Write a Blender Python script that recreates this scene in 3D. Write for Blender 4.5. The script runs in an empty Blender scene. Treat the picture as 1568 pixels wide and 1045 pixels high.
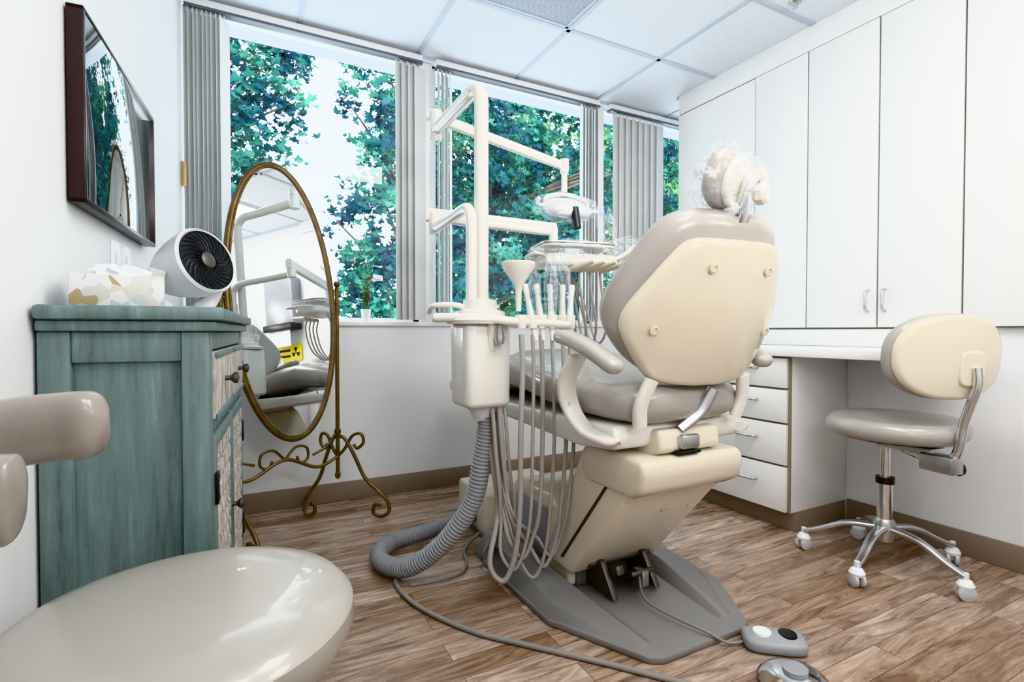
import bpy, bmesh, math, random
from mathutils import Vector, Matrix, Euler, noise
random.seed(7)
sc=bpy.context.scene
rad=math.radians
# ------------------------------------------------------------ materials
def nodes(name):
    m=bpy.data.materials.new(name); m.use_nodes=True
    nt=m.node_tree; b=nt.nodes['Principled BSDF']; return m,nt,b
def mat(name,col,rough=.5,metal=0,var=.06,vs=4,bump=0,bs=60,coat=0,emis=0,ecol=None,spec=.5,stretch=(1,1,1)):
    m,nt,b=nodes(name)
    tc=nt.nodes.new('ShaderNodeTexCoord'); mp=nt.nodes.new('ShaderNodeMapping'); mp.inputs['Scale'].default_value=stretch
    nt.links.new(tc.outputs['Object'],mp.inputs[0])
    n=nt.nodes.new('ShaderNodeTexNoise'); n.inputs['Scale'].default_value=vs; n.inputs['Detail'].default_value=4
    nt.links.new(mp.outputs[0],n.inputs['Vector'])
    r=nt.nodes.new('ShaderNodeValToRGB')
    r.color_ramp.elements[0].position=.3; r.color_ramp.elements[1].position=.7
    r.color_ramp.elements[0].color=(*[max(0,c*(1-var)) for c in col],1)
    r.color_ramp.elements[1].color=(*[min(1,c*(1+var)) for c in col],1)
    nt.links.new(n.outputs[0],r.inputs[0]); nt.links.new(r.outputs[0],b.inputs['Base Color'])
    b.inputs['Roughness'].default_value=rough; b.inputs['Metallic'].default_value=metal
    b.inputs['Coat Weight'].default_value=coat; b.inputs['Specular IOR Level'].default_value=spec
    if bump:
        n2=nt.nodes.new('ShaderNodeTexNoise'); n2.inputs['Scale'].default_value=bs
        nt.links.new(mp.outputs[0],n2.inputs['Vector'])
        bp=nt.nodes.new('ShaderNodeBump'); bp.inputs['Strength'].default_value=bump; bp.inputs['Distance'].default_value=.005
        nt.links.new(n2.outputs[0],bp.inputs['Height']); nt.links.new(bp.outputs[0],b.inputs['Normal'])
    if emis:
        b.inputs['Emission Color'].default_value=(*(ecol or col),1); b.inputs['Emission Strength'].default_value=emis
    return m
M_wall=mat('wall_paint',(.78,.785,.79),.6,bump=.06,bs=180,var=.012)
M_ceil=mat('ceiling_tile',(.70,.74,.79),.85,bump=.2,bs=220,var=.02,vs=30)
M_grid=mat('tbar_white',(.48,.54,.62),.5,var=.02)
M_vent=mat('vent_grey',(.38,.42,.48),.5,var=.08,vs=60)
M_trim=mat('white_trim',(.8,.8,.79),.4,var=.02)
M_base=mat('vinyl_baseboard',(.26,.205,.16),.5)
M_lam=mat('white_laminate',(.80,.795,.78),.3,var=.015)
M_gap=mat('tan_edge_band',(.28,.23,.16),.6)
M_blind=mat('blind_vinyl',(.64,.64,.63),.5,var=.05,vs=3)
M_chrome=mat('chrome',(.75,.75,.76),.15,1,var=.03)
M_alu=mat('brushed_aluminium',(.55,.55,.56),.32,1,var=.06,vs=30)
M_rail=mat('grey_rail',(.12,.13,.15),.4,.3,var=.05)
M_disp=mat('grey_dispenser',(.30,.31,.33),.3,.2)
M_dark=mat('black_plastic',(.012,.012,.014),.35)
M_cream=mat('cream_plastic',(.665,.595,.475),.22,var=.02,coat=.4)
M_cream2=mat('pale_cream_enamel',(.71,.685,.63),.28,var=.02,coat=.3)
M_up=mat('taupe_vinyl',(.355,.325,.295),.28,var=.04,bump=.1,bs=160,coat=.3)
M_up2=mat('taupe_vinyl_light',(.375,.350,.310),.30,var=.03,bump=.05,bs=200,coat=.35)
M_up3=mat('taupe_vinyl_dark',(.28,.25,.22),.30,var=.03,bump=.05,bs=200,coat=.3)
M_grey=mat('grey_base_plastic',(.20,.19,.185),.42,var=.05,bump=.05,bs=250)
M_hose=mat('grey_hose',(.30,.305,.32),.5)
M_tube=mat('beige_tubing',(.37,.34,.31),.45)
M_cord=mat('grey_cord',(.24,.22,.21),.5)
M_gold=mat('antique_bronze',(.15,.10,.045),.38,.7,var=.3,vs=20)
M_brown=mat('dark_brown_frame',(.022,.008,.008),.28,var=.2)
M_white=mat('white_plastic',(.78,.79,.80),.3,var=.02)
M_steel=mat('dark_steel',(.12,.11,.10),.4,.7)
M_pot=mat('white_ceramic',(.85,.83,.8),.3)
M_leafp=mat('plant_leaf',(.10,.17,.05),.5,var=.4)
M_brass=mat('brass',(.7,.42,.14),.35,.8)
M_wheel=mat('caster_grey',(.50,.50,.51),.45)
M_wash=mat('whitewashed_carving',(.42,.385,.35),.7,var=.5,vs=60,bump=.8,bs=70,stretch=(1,1,.25))
M_bark=mat('bark',(.10,.07,.05),.9,var=.4,vs=12,bump=.6,bs=20)
M_yel=mat('yellow_sign',(.85,.68,.02),.5)
M_teal2=mat('blue_label',(.05,.45,.55),.5)
M_tissue=mat('tissue',(.80,.80,.82),.8)
M_panel=mat('troffer_lens',(.9,.9,.9),.5,emis=9,ecol=(1,.98,.95))
M_screenblack=mat('tv_screen',(.006,.008,.012),.03,var=.1,coat=1,spec=1)
def teal():
    m,nt,b=nodes('distressed_teal_paint'); L=nt.links; N=nt.nodes.new
    tc=N('ShaderNodeTexCoord'); mp=N('ShaderNodeMapping'); mp.inputs['Scale'].default_value=(14,14,1.2)
    L.new(tc.outputs['Object'],mp.inputs[0])
    n=N('ShaderNodeTexNoise'); n.inputs['Scale'].default_value=2.8; n.inputs['Detail'].default_value=9; n.inputs['Roughness'].default_value=.72
    L.new(mp.outputs[0],n.inputs['Vector'])
    r=N('ShaderNodeValToRGB'); e=r.color_ramp.elements
    e[0].position=.3; e[0].color=(.055,.070,.066,1); e[1].position=.76; e[1].color=(.27,.345,.325,1)
    x=e.new(.44); x.color=(.110,.160,.156,1); x=e.new(.6); x.color=(.148,.215,.21,1)
    L.new(n.outputs[0],r.inputs[0])
    n2=N('ShaderNodeTexNoise'); n2.inputs['Scale'].default_value=1.4; n2.inputs['Detail'].default_value=10; n2.inputs['Roughness'].default_value=.8
    mp2=N('ShaderNodeMapping'); mp2.inputs['Scale'].default_value=(12,12,3); L.new(tc.outputs['Object'],mp2.inputs[0]); L.new(mp2.outputs[0],n2.inputs['Vector'])
    r2=N('ShaderNodeValToRGB'); r2.color_ramp.elements[0].position=.30; r2.color_ramp.elements[1].position=.40; L.new(n2.outputs[0],r2.inputs[0])
    mx=N('ShaderNodeMixRGB'); mx.inputs[1].default_value=(.07,.065,.055,1); L.new(r2.outputs[0],mx.inputs[0]); L.new(r.outputs[0],mx.inputs[2])
    L.new(mx.outputs[0],b.inputs['Base Color']); b.inputs['Roughness'].default_value=.45
    bp=N('ShaderNodeBump'); bp.inputs['Strength'].default_value=.35; bp.inputs['Distance'].default_value=.004
    L.new(n.outputs[0],bp.inputs['Height']); L.new(bp.outputs[0],b.inputs['Normal'])
    return m
M_teal=teal()
def floor_mat():
    m,nt,b=nodes('wood_plank_floor'); L=nt.links; N=nt.nodes.new
    tc=N('ShaderNodeTexCoord')
    br=N('ShaderNodeTexBrick'); br.inputs['Scale'].default_value=1
    br.inputs['Brick Width'].default_value=.80; br.inputs['Row Height'].default_value=.082
    br.inputs['Mortar Size'].default_value=.0009; br.inputs['Mortar Smooth'].default_value=.2; br.offset=.37; br.offset_frequency=2
    br.inputs['Color1'].default_value=(0,0,0,1); br.inputs['Color2'].default_value=(1,1,1,1); br.inputs['Mortar'].default_value=(.5,.5,.5,1)
    L.new(tc.outputs['Object'],br.inputs['Vector'])
    sep=N('ShaderNodeMath'); sep.operation='MULTIPLY'; sep.inputs[1].default_value=37
    L.new(br.outputs['Color'],sep.inputs[0])
    comb=N('ShaderNodeCombineXYZ'); L.new(sep.outputs[0],comb.inputs[0]); L.new(sep.outputs[0],comb.inputs[2])
    add=N('ShaderNodeVectorMath'); add.operation='ADD'; L.new(tc.outputs['Object'],add.inputs[0]); L.new(comb.outputs[0],add.inputs[1])
    mp=N('ShaderNodeMapping'); mp.inputs['Scale'].default_value=(1.3,9,1); L.new(add.outputs[0],mp.inputs[0])
    n=N('ShaderNodeTexNoise'); n.inputs['Scale'].default_value=2.4; n.inputs['Detail'].default_value=9; n.inputs['Roughness'].default_value=.68; n.inputs['Distortion'].default_value=1.6
    L.new(mp.outputs[0],n.inputs['Vector'])
    r=N('ShaderNodeValToRGB'); e=r.color_ramp.elements
    e[0].position=.28; e[0].color=(.085,.050,.035,1); e[1].position=.74; e[1].color=(.55,.43,.33,1)
    x=e.new(.40); x.color=(.205,.128,.086,1); x=e.new(.54); x.color=(.35,.24,.17,1)
    L.new(n.outputs[0],r.inputs[0])
    hs=N('ShaderNodeHueSaturation'); L.new(r.outputs[0],hs.inputs['Color'])
    mr=N('ShaderNodeMapRange'); mr.inputs[3].default_value=.70; mr.inputs[4].default_value=1.3; L.new(br.outputs['Color'],mr.inputs[0]); L.new(mr.outputs[0],hs.inputs['Value'])
    mr2=N('ShaderNodeMapRange'); mr2.inputs[3].default_value=1.15; mr2.inputs[4].default_value=.75; L.new(br.outputs['Color'],mr2.inputs[0]); L.new(mr2.outputs[0],hs.inputs['Saturation'])
    mx=N('ShaderNodeMixRGB'); mx.inputs[2].default_value=(.05,.03,.02,1); L.new(br.outputs['Fac'],mx.inputs[0]); L.new(hs.outputs[0],mx.inputs[1])
    L.new(mx.outputs[0],b.inputs['Base Color']); b.inputs['Roughness'].default_value=.27
    bp=N('ShaderNodeBump'); bp.inputs['Strength'].default_value=.10; bp.inputs['Distance'].default_value=.003; L.new(n.outputs[0],bp.inputs['Height']); L.new(bp.outputs[0],b.inputs['Normal'])
    return m
M_floor=floor_mat()
def filmmat():
    m=bpy.data.materials.new('clear_barrier_film'); m.use_nodes=True; nt=m.node_tree; nt.nodes.clear(); N=nt.nodes.new
    o=N('ShaderNodeOutputMaterial'); mx=N('ShaderNodeMixShader'); t=N('ShaderNodeBsdfTransparent'); g=N('ShaderNodeBsdfPrincipled')
    g.inputs['Base Color'].default_value=(.80,.84,.90,1); g.inputs['Roughness'].default_value=.10; g.inputs['Specular IOR Level'].default_value=1
    tc=N('ShaderNodeTexCoord'); no=N('ShaderNodeTexNoise'); no.inputs['Scale'].default_value=16; no.inputs['Detail'].default_value=2; no.inputs['Distortion'].default_value=1.5
    nt.links.new(tc.outputs['Object'],no.inputs['Vector'])
    bp=N('ShaderNodeBump'); bp.inputs['Strength'].default_value=1; bp.inputs['Distance'].default_value=.03; nt.links.new(no.outputs[0],bp.inputs['Height']); nt.links.new(bp.outputs[0],g.inputs['Normal'])
    lw=N('ShaderNodeLayerWeight'); lw.inputs[0].default_value=.3; nt.links.new(bp.outputs[0],lw.inputs['Normal'])
    ma=N('ShaderNodeMath'); ma.operation='MULTIPLY'; ma.inputs[1].default_value=.55; nt.links.new(lw.outputs['Facing'],ma.inputs[0])
    ad=N('ShaderNodeMath'); ad.operation='ADD'; ad.inputs[1].default_value=.03; ad.use_clamp=True
    nt.links.new(ma.outputs[0],ad.inputs[0]); nt.links.new(ad.outputs[0],mx.inputs[0])
    nt.links.new(t.outputs[0],mx.inputs[1]); nt.links.new(g.outputs[0],mx.inputs[2]); nt.links.new(mx.outputs[0],o.inputs[0])
    return m
M_film=filmmat()
def glassm():
    m=bpy.data.materials.new('window_glass'); m.use_nodes=True; nt=m.node_tree; nt.nodes.clear(); N=nt.nodes.new
    o=N('ShaderNodeOutputMaterial'); mx=N('ShaderNodeMixShader'); t=N('ShaderNodeBsdfTransparent'); g=N('ShaderNodeBsdfGlossy')
    t.inputs[0].default_value=(.88,.96,1,1); g.inputs['Roughness'].default_value=.0; mx.inputs[0].default_value=.05
    nt.links.new(t.outputs[0],mx.inputs[1]); nt.links.new(g.outputs[0],mx.inputs[2]); nt.links.new(mx.outputs[0],o.inputs[0]); return m
M_glass=glassm()
M_mirror=mat('mirror_silver',(.80,.82,.82),.0,1,var=0)
def leafm(name,cols):
    m,nt,b=nodes(name); N=nt.nodes.new
    g=N('ShaderNodeNewGeometry'); r=N('ShaderNodeValToRGB'); e=r.color_ramp.elements
    e[0].color=(*cols[0],1); e[1].color=(*cols[-1],1)
    for i,c in enumerate(cols[1:-1]): x=e.new((i+1)/(len(cols)-1)); x.color=(*c,1)
    tc=N('ShaderNodeTexCoord'); no=N('ShaderNodeTexNoise'); no.inputs['Scale'].default_value=2.2; nt.links.new(tc.outputs['Object'],no.inputs['Vector'])
    ma=N('ShaderNodeMath'); ma.operation='MULTIPLY_ADD'; ma.inputs[1].default_value=2.4; ma.inputs[2].default_value=-1.0; nt.links.new(no.outputs[0],ma.inputs[0])
    ad=N('ShaderNodeMath'); ad.operation='MULTIPLY_ADD'; ad.inputs[1].default_value=.5; nt.links.new(g.outputs['Random Per Island'],ad.inputs[0]); nt.links.new(ma.outputs[0],ad.inputs[2])
    nt.links.new(ad.outputs[0],r.inputs[0]); nt.links.new(r.outputs[0],b.inputs['Base Color']); b.inputs['Roughness'].default_value=.6; b.inputs['Specular IOR Level'].default_value=.12
    return m
M_leafA=leafm('foliage_teal',[(.002,.025,.045),(.004,.05,.08),(.008,.075,.09),(.016,.11,.07),(.03,.16,.12),(.06,.22,.16)])
M_leafB=leafm('foliage_green',[(.01,.08,.06),(.05,.20,.07),(.16,.32,.10)])
def tissuebox():
    m,nt,b=nodes('geometric_print_card'); N=nt.nodes.new
    tc=N('ShaderNodeTexCoord'); v=N('ShaderNodeTexVoronoi'); v.inputs['Scale'].default_value=45
    nt.links.new(tc.outputs['Object'],v.inputs['Vector']); s=N('ShaderNodeSeparateColor'); nt.links.new(v.outputs['Color'],s.inputs[0])
    r=N('ShaderNodeValToRGB'); r.color_ramp.interpolation='CONSTANT'; e=r.color_ramp.elements; e[0].color=(.64,.64,.63,1); e[1].position=.92; e[1].color=(.36,.30,.16,1)
    x=e.new(.5); x.color=(.44,.50,.50,1); x=e.new(.7); x.color=(.55,.53,.48,1)
    nt.links.new(s.outputs[0],r.inputs[0]); nt.links.new(r.outputs[0],b.inputs['Base Color']); b.inputs['Roughness'].default_value=.5; return m
M_tbox=tissuebox()
# ------------------------------------------------------------ geometry helpers
col=sc.collection
class G:
    def __init__(s,name,loc=(0,0,0),rz=0,local=False):
        s.e=bpy.data.objects.new(name,None); s.e.empty_display_size=.1; col.objects.link(s.e)
        s.e.location=loc; s.e.rotation_euler=(0,0,rz)
        s.inv=Matrix.Identity(4) if local else (Matrix.Translation(loc)@Matrix.Rotation(rz,4,'Z')).inverted()
def mk(name,verts,faces,m,g=None,smooth=True,bev=0,ang=35,seg=2):
    me=bpy.data.meshes.new(name); me.from_pydata([tuple(v) for v in verts],[],faces)
    bm=bmesh.new(); bm.from_mesh(me); bmesh.ops.recalc_face_normals(bm,faces=bm.faces)
    if bev:
        es=[e for e in bm.edges if len(e.link_faces)==2 and e.calc_face_angle(0)>rad(30)]
        try: bmesh.ops.bevel(bm,geom=es,offset=bev,segments=seg,affect='EDGES',profile=.5,clamp_overlap=True)
        except Exception: pass
    bm.to_mesh(me); bm.free(); me.materials.append(m)
    if smooth:
        me.shade_smooth(); me.set_sharp_from_angle(angle=rad(ang))
    o=bpy.data.objects.new(name,me); col.objects.link(o)
    if g: o.parent=g.e; o.matrix_parent_inverse=g.inv
    return o
def box(name,c,s,m,g=None,bev=.003,rot=None,seg=2):
    hx,hy,hz=[a/2 for a in s]
    R=Euler(rot).to_matrix() if rot else Matrix.Identity(3)
    vs=[R@Vector((x,y,z))+Vector(c) for x in(-hx,hx) for y in(-hy,hy) for z in(-hz,hz)]
    fs=[(0,1,3,2),(4,6,7,5),(0,4,5,1),(2,3,7,6),(0,2,6,4),(1,5,7,3)]
    return mk(name,vs,fs,m,g,bev=bev,seg=seg)
def bx(name,x0,x1,y0,y1,z0,z1,m,g=None,bev=.003):
    return box(name,((x0+x1)/2,(y0+y1)/2,(z0+z1)/2),(x1-x0,y1-y0,z1-z0),m,g,bev)
def loft(name,rings,m,g=None,cap=True,closed=False,ang=35):
    n=len(rings[0]); vs=[p for r in rings for p in r]; fs=[]
    for i in range(len(rings)-(0 if closed else 1)):
        a=i*n; b=((i+1)%len(rings))*n
        for j in range(n): fs.append((a+j,a+(j+1)%n,b+(j+1)%n,b+j))
    if cap and not closed: fs.append(tuple(range(n))[::-1]); fs.append(tuple((len(rings)-1)*n+j for j in range(n)))
    return mk(name,vs,fs,m,g,ang=ang)
def cat(pts,res=8,closed=False):
    P=[Vector(p) for p in pts]; out=[]; n=len(P)
    if n==2 and not closed: return P
    for i in range(n if closed else n-1):
        p0=P[(i-1)%n] if closed or i>0 else P[0]*2-P[1]; p1=P[i]; p2=P[(i+1)%n]; p3=P[(i+2)%n] if closed or i+2<n else P[-1]*2-P[-2]
        for k in range(res):
            t=k/res; out.append(.5*((2*p1)+(p2-p0)*t+(2*p0-5*p1+4*p2-p3)*t*t+(3*p1-p0-3*p2+p3)*t**3))
    if not closed: out.append(P[-1])
    return out
def sweep(name,pts,r,m,g=None,n=12,res=8,rf=None,up=None,a=None,b=None,p=2,closed=False,raw=False,rnd=0):
    P=[Vector(q) for q in pts] if raw else cat(pts,res,closed)
    L=len(P); T=[]
    for i in range(L):
        if closed: t=P[(i+1)%L]-P[i-1]
        else: t=P[min(i+1,L-1)]-P[max(i-1,0)]
        T.append(t.normalized())
    nv=T[0].orthogonal().normalized(); rings=[]
    for i in range(L):
        if up:
            nv=Vector(up).cross(T[i]).normalized()
        else:
            nv=(nv-T[i]*nv.dot(T[i])).normalized()
        bv=T[i].cross(nv)
        f=rf(i/(L-1),i) if rf else 1
        if rnd and not closed:
            k=min(i,L-1-i)
            if k<rnd: f*=math.sqrt(max(.02,1-((rnd-k)/rnd)**2))
        aa=(a if a else r)*f; bb=(b if b else r)*f; ring=[]
        for j in range(n):
            th=2*math.pi*j/n; c,s=math.cos(th),math.sin(th)
            ring.append(P[i]+nv*aa*math.copysign(abs(c)**(2/p),c)+bv*bb*math.copysign(abs(s)**(2/p),s))
        rings.append(ring)
    return loft(name,rings,m,g,closed=closed,ang=50)
def cyl(name,p0,p1,r,m,g=None,r1=None,n=24,bev=.0):
    P0,P1=Vector(p0),Vector(p1); t=(P1-P0).normalized(); u=t.orthogonal().normalized(); v=t.cross(u); r1=r if r1 is None else r1
    rg=[[P+u*rr*math.cos(2*math.pi*j/n)+v*rr*math.sin(2*math.pi*j/n) for j in range(n)] for P,rr in((P0,r),(P1,r1))]
    o=loft(name,rg,m,g); return o
def axisM(loc,axis=(0,0,1)):
    a=Vector(axis).normalized(); return Matrix.Translation(loc)@a.to_track_quat('Z','Y').to_matrix().to_4x4()
def lathe(name,prof,loc,m,g=None,axis=(0,0,1),n=32,sx=1,sy=1):
    M=axisM(loc,axis); rg=[[M@Vector((r*sx*math.cos(2*math.pi*j/n),r*sy*math.sin(2*math.pi*j/n),z)) for j in range(n)] for r,z in prof]
    return loft(name,rg,m,g)
def chaikin(P,k=2):
    for _ in range(k):
        Q=[]
        for i in range(len(P)):
            a,b=P[i],P[(i+1)%len(P)]; Q+= [(a[0]*.75+b[0]*.25,a[1]*.75+b[1]*.25),(a[0]*.25+b[0]*.75,a[1]*.25+b[1]*.75)]
        P=Q
    return P
def prism(name,out,d,M,m,g=None,bev=.004,seg=2):
    n=len(out); vs=[M@Vector((x,y,0)) for x,y in out]+[M@Vector((x,y,d)) for x,y in out]
    fs=[tuple(range(n))[::-1],tuple(range(n,2*n))]+[(i,(i+1)%n,n+(i+1)%n,n+i) for i in range(n)]
    return mk(name,vs,fs,m,g,bev=bev,seg=seg)
YZ=lambda x0: Matrix(((0,0,1,x0),(1,0,0,0),(0,1,0,0),(0,0,0,1)))
def puffy(name,out,t,r,M,m,g=None,dome=(0,0),warp=None,inset=6):
    n=len(out); cx=sum(p[0] for p in out)/n; cy=sum(p[1] for p in out)/n
    ar=sum(out[i][0]*out[(i+1)%n][1]-out[(i+1)%n][0]*out[i][1] for i in range(n)); sg=1 if ar>0 else -1
    nor=[]
    for i in range(n):
        a,b=out[i-1],out[(i+1)%n]; dx,dy=b[0]-a[0],b[1]-a[1]; l=math.hypot(dx,dy) or 1; nor.append((-dy/l*sg,dx/l*sg))
    def ring(d,z,sc_=1):
        R=[]
        for i in range(n):
            x=out[i][0]+nor[i][0]*d; y=out[i][1]+nor[i][1]*d
            x=cx+(x-cx)*sc_; y=cy+(y-cy)*sc_; R.append(Vector((x,y,z)))
        return R
    rings=[]
    scs=[.02,.2,.4,.6,.8,.92]
    for s in scs: rings.append(ring(r,-t/2-dome[0]*(1-s*s),s))
    for k in range(0,6): th=math.pi/2*k/5; rings.append(ring(r*(1-math.sin(th)),-t/2+r*(1-math.cos(th))))
    for k in range(5,-1,-1): th=math.pi/2*k/5; rings.append(ring(r*(1-math.sin(th)),t/2-r*(1-math.cos(th))))
    for s in scs[::-1]: rings.append(ring(r,t/2+dome[1]*(1-s*s),s))
    if warp: rings=[[warp(v) for v in R] for R in rings]
    rings=[[M@v for v in R] for R in rings]
    return loft(name,rings,m,g,ang=60)
def ell(rx,ry,n=48,p=2,cx=0,cy=0):
    o=[]
    for j in range(n):
        th=2*math.pi*j/n; c,s=math.cos(th),math.sin(th); o.append((cx+rx*math.copysign(abs(c)**(2/p),c),cy+ry*math.copysign(abs(s)**(2/p),s)))
    return o
# ------------------------------------------------------------ room
H=2.44; YW=2.85; XR=2.57
bx('floor',-1,3.4,-1.2,3.1,-.1,0,M_floor,bev=0)
bx('ceiling',-1,3.4,-1.2,3.1,H,H+.1,M_ceil,bev=0)
g=G('ceiling_grid',(1,1,H))
for x in (-.34,.27,.88,1.49,2.10,2.71): bx('bar_x',x-.012,x+.012,-1,YW,H-.006,H+.001,M_grid,g,.001)
for k in range(7):
    y=2.84-.61*k
    bx('bar_y',-.5,3.2 if y>2.5 else 2.6,y-.012,y+.012,H-.006,H+.001,M_grid,g,.001)
bx('bar_edge',XR-.02,XR+.01,-1,2.54,H-.02,H+.001,M_grid,g,.001)
bx('bar_window',-.3,3.2,2.81,2.86,H-.02,H+.001,M_grid,g,.001)
g=G('air_vent',(1.185,1.925,H)); bx('plate',.90,1.47,1.64,2.21,H-.005,H+.001,M_vent,g,.001)
for a in((.90,.915,1.64,2.21),(1.455,1.47,1.64,2.21),(.90,1.47,1.64,1.655),(.90,1.47,2.195,2.21)): bx('rim',*a,H-.010,H-.004,M_grid,g,.001)
for i in range(44): bx('perforated_rib',.915,1.455,1.66+i*.0122,1.664+i*.0122,H-.007,H-.004,M_grid,g,0)
g=G('fire_sprinkler',(2.30,1.62,H)); lathe('escutcheon',[(.001,0),(.03,0),(.028,-.006),(.012,-.010),(.001,-.010)],(2.30,1.55,H),M_alu,g,n=20); lathe('head',[(.001,0),(.006,0),(.006,-.02),(.014,-.022),(.001,-.024)],(2.30,1.55,H-.008),M_alu,g,n=12)
for i,(x,y) in enumerate(((.90,.42),(2.12-.61,-.19),(.29,-.19))):
    g=G('ceiling_troffer',(x+.285,y+.285,H)); bx('lens',x+.02,x+.55,y+.02,y+.55,H-.008,H-.001,M_panel,g,.001)
    for a in((x,x+.02,y,y+.57),(x+.55,x+.57,y,y+.57),(x,x+.57,y,y+.02),(x,x+.57,y+.55,y+.57)): bx('rim',*a,H-.012,H,M_trim,g,.001)
bx('wall_back',-.6,3.3,YW,3.0,0,.93,M_wall,bev=0)
bx('wall_right',XR,3.3,-1.1,2.52,0,H,M_wall,bev=0)
bx('wall_alcove',3.2,3.3,2.52,3.0,0,H,M_wall,bev=0)
bx('wall_front',-.7,XR,-1.1,-1.0,0,H,M_wall,bev=0)
d=Vector((math.sin(rad(4)),math.cos(rad(4)),0)); nn=Vector((-d.y,d.x,0)); c0=Vector((-.23,YW,0))
a=c0+d*.0; b_=c0-d*3.95; q=[a,b_,b_+nn*.1,a+nn*.1]
mk('wall_left',[v+Vector((0,0,z)) for z in(0,H) for v in q],[(0,1,2,3),(4,7,6,5),(0,4,5,1),(1,5,6,2),(2,6,7,3),(3,7,4,0)],M_wall,bev=0)
bx('baseboard_back',-.23,3.2,YW-.012,YW,0,.10,M_base,bev=.003)
bx('baseboard_right',XR-.012,XR,-1,1.44,0,.10,M_base,bev=.003)
bq=[c0-d*.02,c0-d*3.9]; bq=[v-nn*.0 for v in bq]+[bq[1]-nn*.012,bq[0]-nn*.012]
mk('baseboard_left',[v+Vector((0,0,z)) for z in(0,.1) for v in bq],[(0,1,2,3),(4,7,6,5),(0,4,5,1),(1,5,6,2),(2,6,7,3),(3,7,4,0)],M_base,bev=.002)
bx('trim_sill',-.25,3.2,YW-.02,3.0,.93,.955,M_trim,bev=.004)
wins=[(-.26,.905),(.975,2.12),(2.19,3.2)]
for i,(a,b) in enumerate(wins):
    g=G('window_%d'%(i+1),((a+b)/2,2.92,1.7))
    for f in((a,a+.035,2.89,2.95,.955,H),(b-.035,b,2.89,2.95,.955,H),(a,b,2.89,2.95,.955,.975),(a,b,2.89,2.95,H-.02,H)): bx('frame',*f,M_trim,g,.002)
    mk('glass',[(a+.03,2.93,.97),(b-.03,2.93,.97),(b-.03,2.93,H-.015),(a+.03,2.93,H-.015)],[(0,1,2,3)],M_glass,g,False)
bx('trim_mullion_1',.905,.975,2.845,2.97,.955,H,M_trim,bev=.003)
bx('trim_mullion_2',2.12,2.19,2.845,2.97,.955,H,M_trim,bev=.003)
def blind(x0,x1,n,angd,zb,rail):
    g=G('vertical_blind',((x0+x1)/2,2.80,1.7))
    for i in range(n):
        x=x0+(x1-x0)*(i+.5)/n; an=rad(angd+random.uniform(-4,4)); c,s=math.cos(an),math.sin(an)
        prof=[(-.044,0),(-.02,.005),(0,.0065),(.02,.005),(.044,0)]
        pts=[(x+px*c-py*s,2.80+px*s+py*c) for px,py in prof]
        pts2=[(x+px*c-(py-.0015)*s,2.80+px*s+(py-.0015)*c) for px,py in prof][::-1]
        o=pts+pts2; m_=len(o); vs=[(px,py,z) for z in(zb,2.365) for px,py in o]
        fs=[tuple(range(m_)),tuple(range(m_,2*m_))]+[(j,(j+1)%m_,m_+(j+1)%m_,m_+j) for j in range(m_)]
        mk('slat',vs,fs,M_blind,g,ang=60)
        box('hanger',(x,2.80,2.370),(.006,.006,.02),M_white,g,0)
    if rail: bx('head_rail',rail[0],rail[1],2.775,2.825,2.378,2.392,M_rail,g,.003); bx('valance',rail[0],rail[1],2.78,2.82,2.392,2.425,M_trim,g,.002)
blind(-.215,-.05,9,68,.965,(-.22,.90))
blind(.765,.905,4,30,.965,None)
blind(.985,1.08,4,60,.965,(.98,2.11))
blind(1.96,2.11,6,62,.965,None)
blind(2.24,2.68,8,14,.965,(2.20,3.18))
# ------------------------------------------------------------ right built-ins
g=G('wall_cabinet',(XR,1.3,1.6)); X0=2.548
ys=[2.515,1.94,1.636,1.306,.995,.68,.37]
bx('carcass',X0+.008,XR-.001,.37,2.515,.915,H-.001,M_lam,g,.001)
bx('edge_band',X0+.004,X0+.009,.37,2.515,.915,2.315,M_gap,g,0)  # tan edge band, showing as lines between the doors
for i in range(1,len(ys)-1):
    bx('door',X0-.012,X0+.004,ys[i+1]+.004,ys[i]-.004,.92,2.306,M_lam,g,.002)
bx('soffit',X0,X0+.009,.37,2.515,2.315,H-.001,M_lam,g,.001)
bx('filler',X0-.004,X0+.006,ys[1]+.004,2.513,.92,2.306,M_lam,g,.001)
def handle(g,x,y,z,vert=True,L=.096,s=-1):
    if vert: pts=[(x,y,z-L/2),(x+s*.025,y,z-L/2+.008),(x+s*.028,y,z),(x+s*.025,y,z+L/2-.008),(x,y,z+L/2)]
    else: pts=[(x,y-L/2,z),(x+s*.025,y-L/2+.008,z),(x+s*.028,y,z),(x+s*.025,y+L/2-.008,z),(x,y+L/2,z)]
    sweep('handle',pts,.006,M_alu,g,n=8,res=5)
handle(g,X0-.012,1.306+.035,1.04); handle(g,X0-.012,1.306-.035,1.04); handle(g,X0-.012,.68+.035,1.04)
box('label',(X0-.0135,1.80,1.22),(.002,.03,.06),M_white,g,0); box('code',(X0-.015,1.80,1.235),(.001,.02,.02),M_dark,g,0)
g=G('desk_with_drawers',(2.35,1.5,0))
bx('body',2.155,XR-.003,1.45,2.02,.09,.79,M_lam,g,.002)
bx('toe_kick',2.19,XR-.003,1.45,2.02,.0,.09,M_base,g,.002)
bx('worktop',2.11,XR-.003,.98,2.03,.79,.828,M_lam,g,.004)
bx('backsplash',XR-.02,XR-.004,.98,2.02,.829,.912,M_lam,g,.002)
bx('band',2.150,2.156,1.45,2.02,.09,.785,M_gap,g,0)
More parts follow.
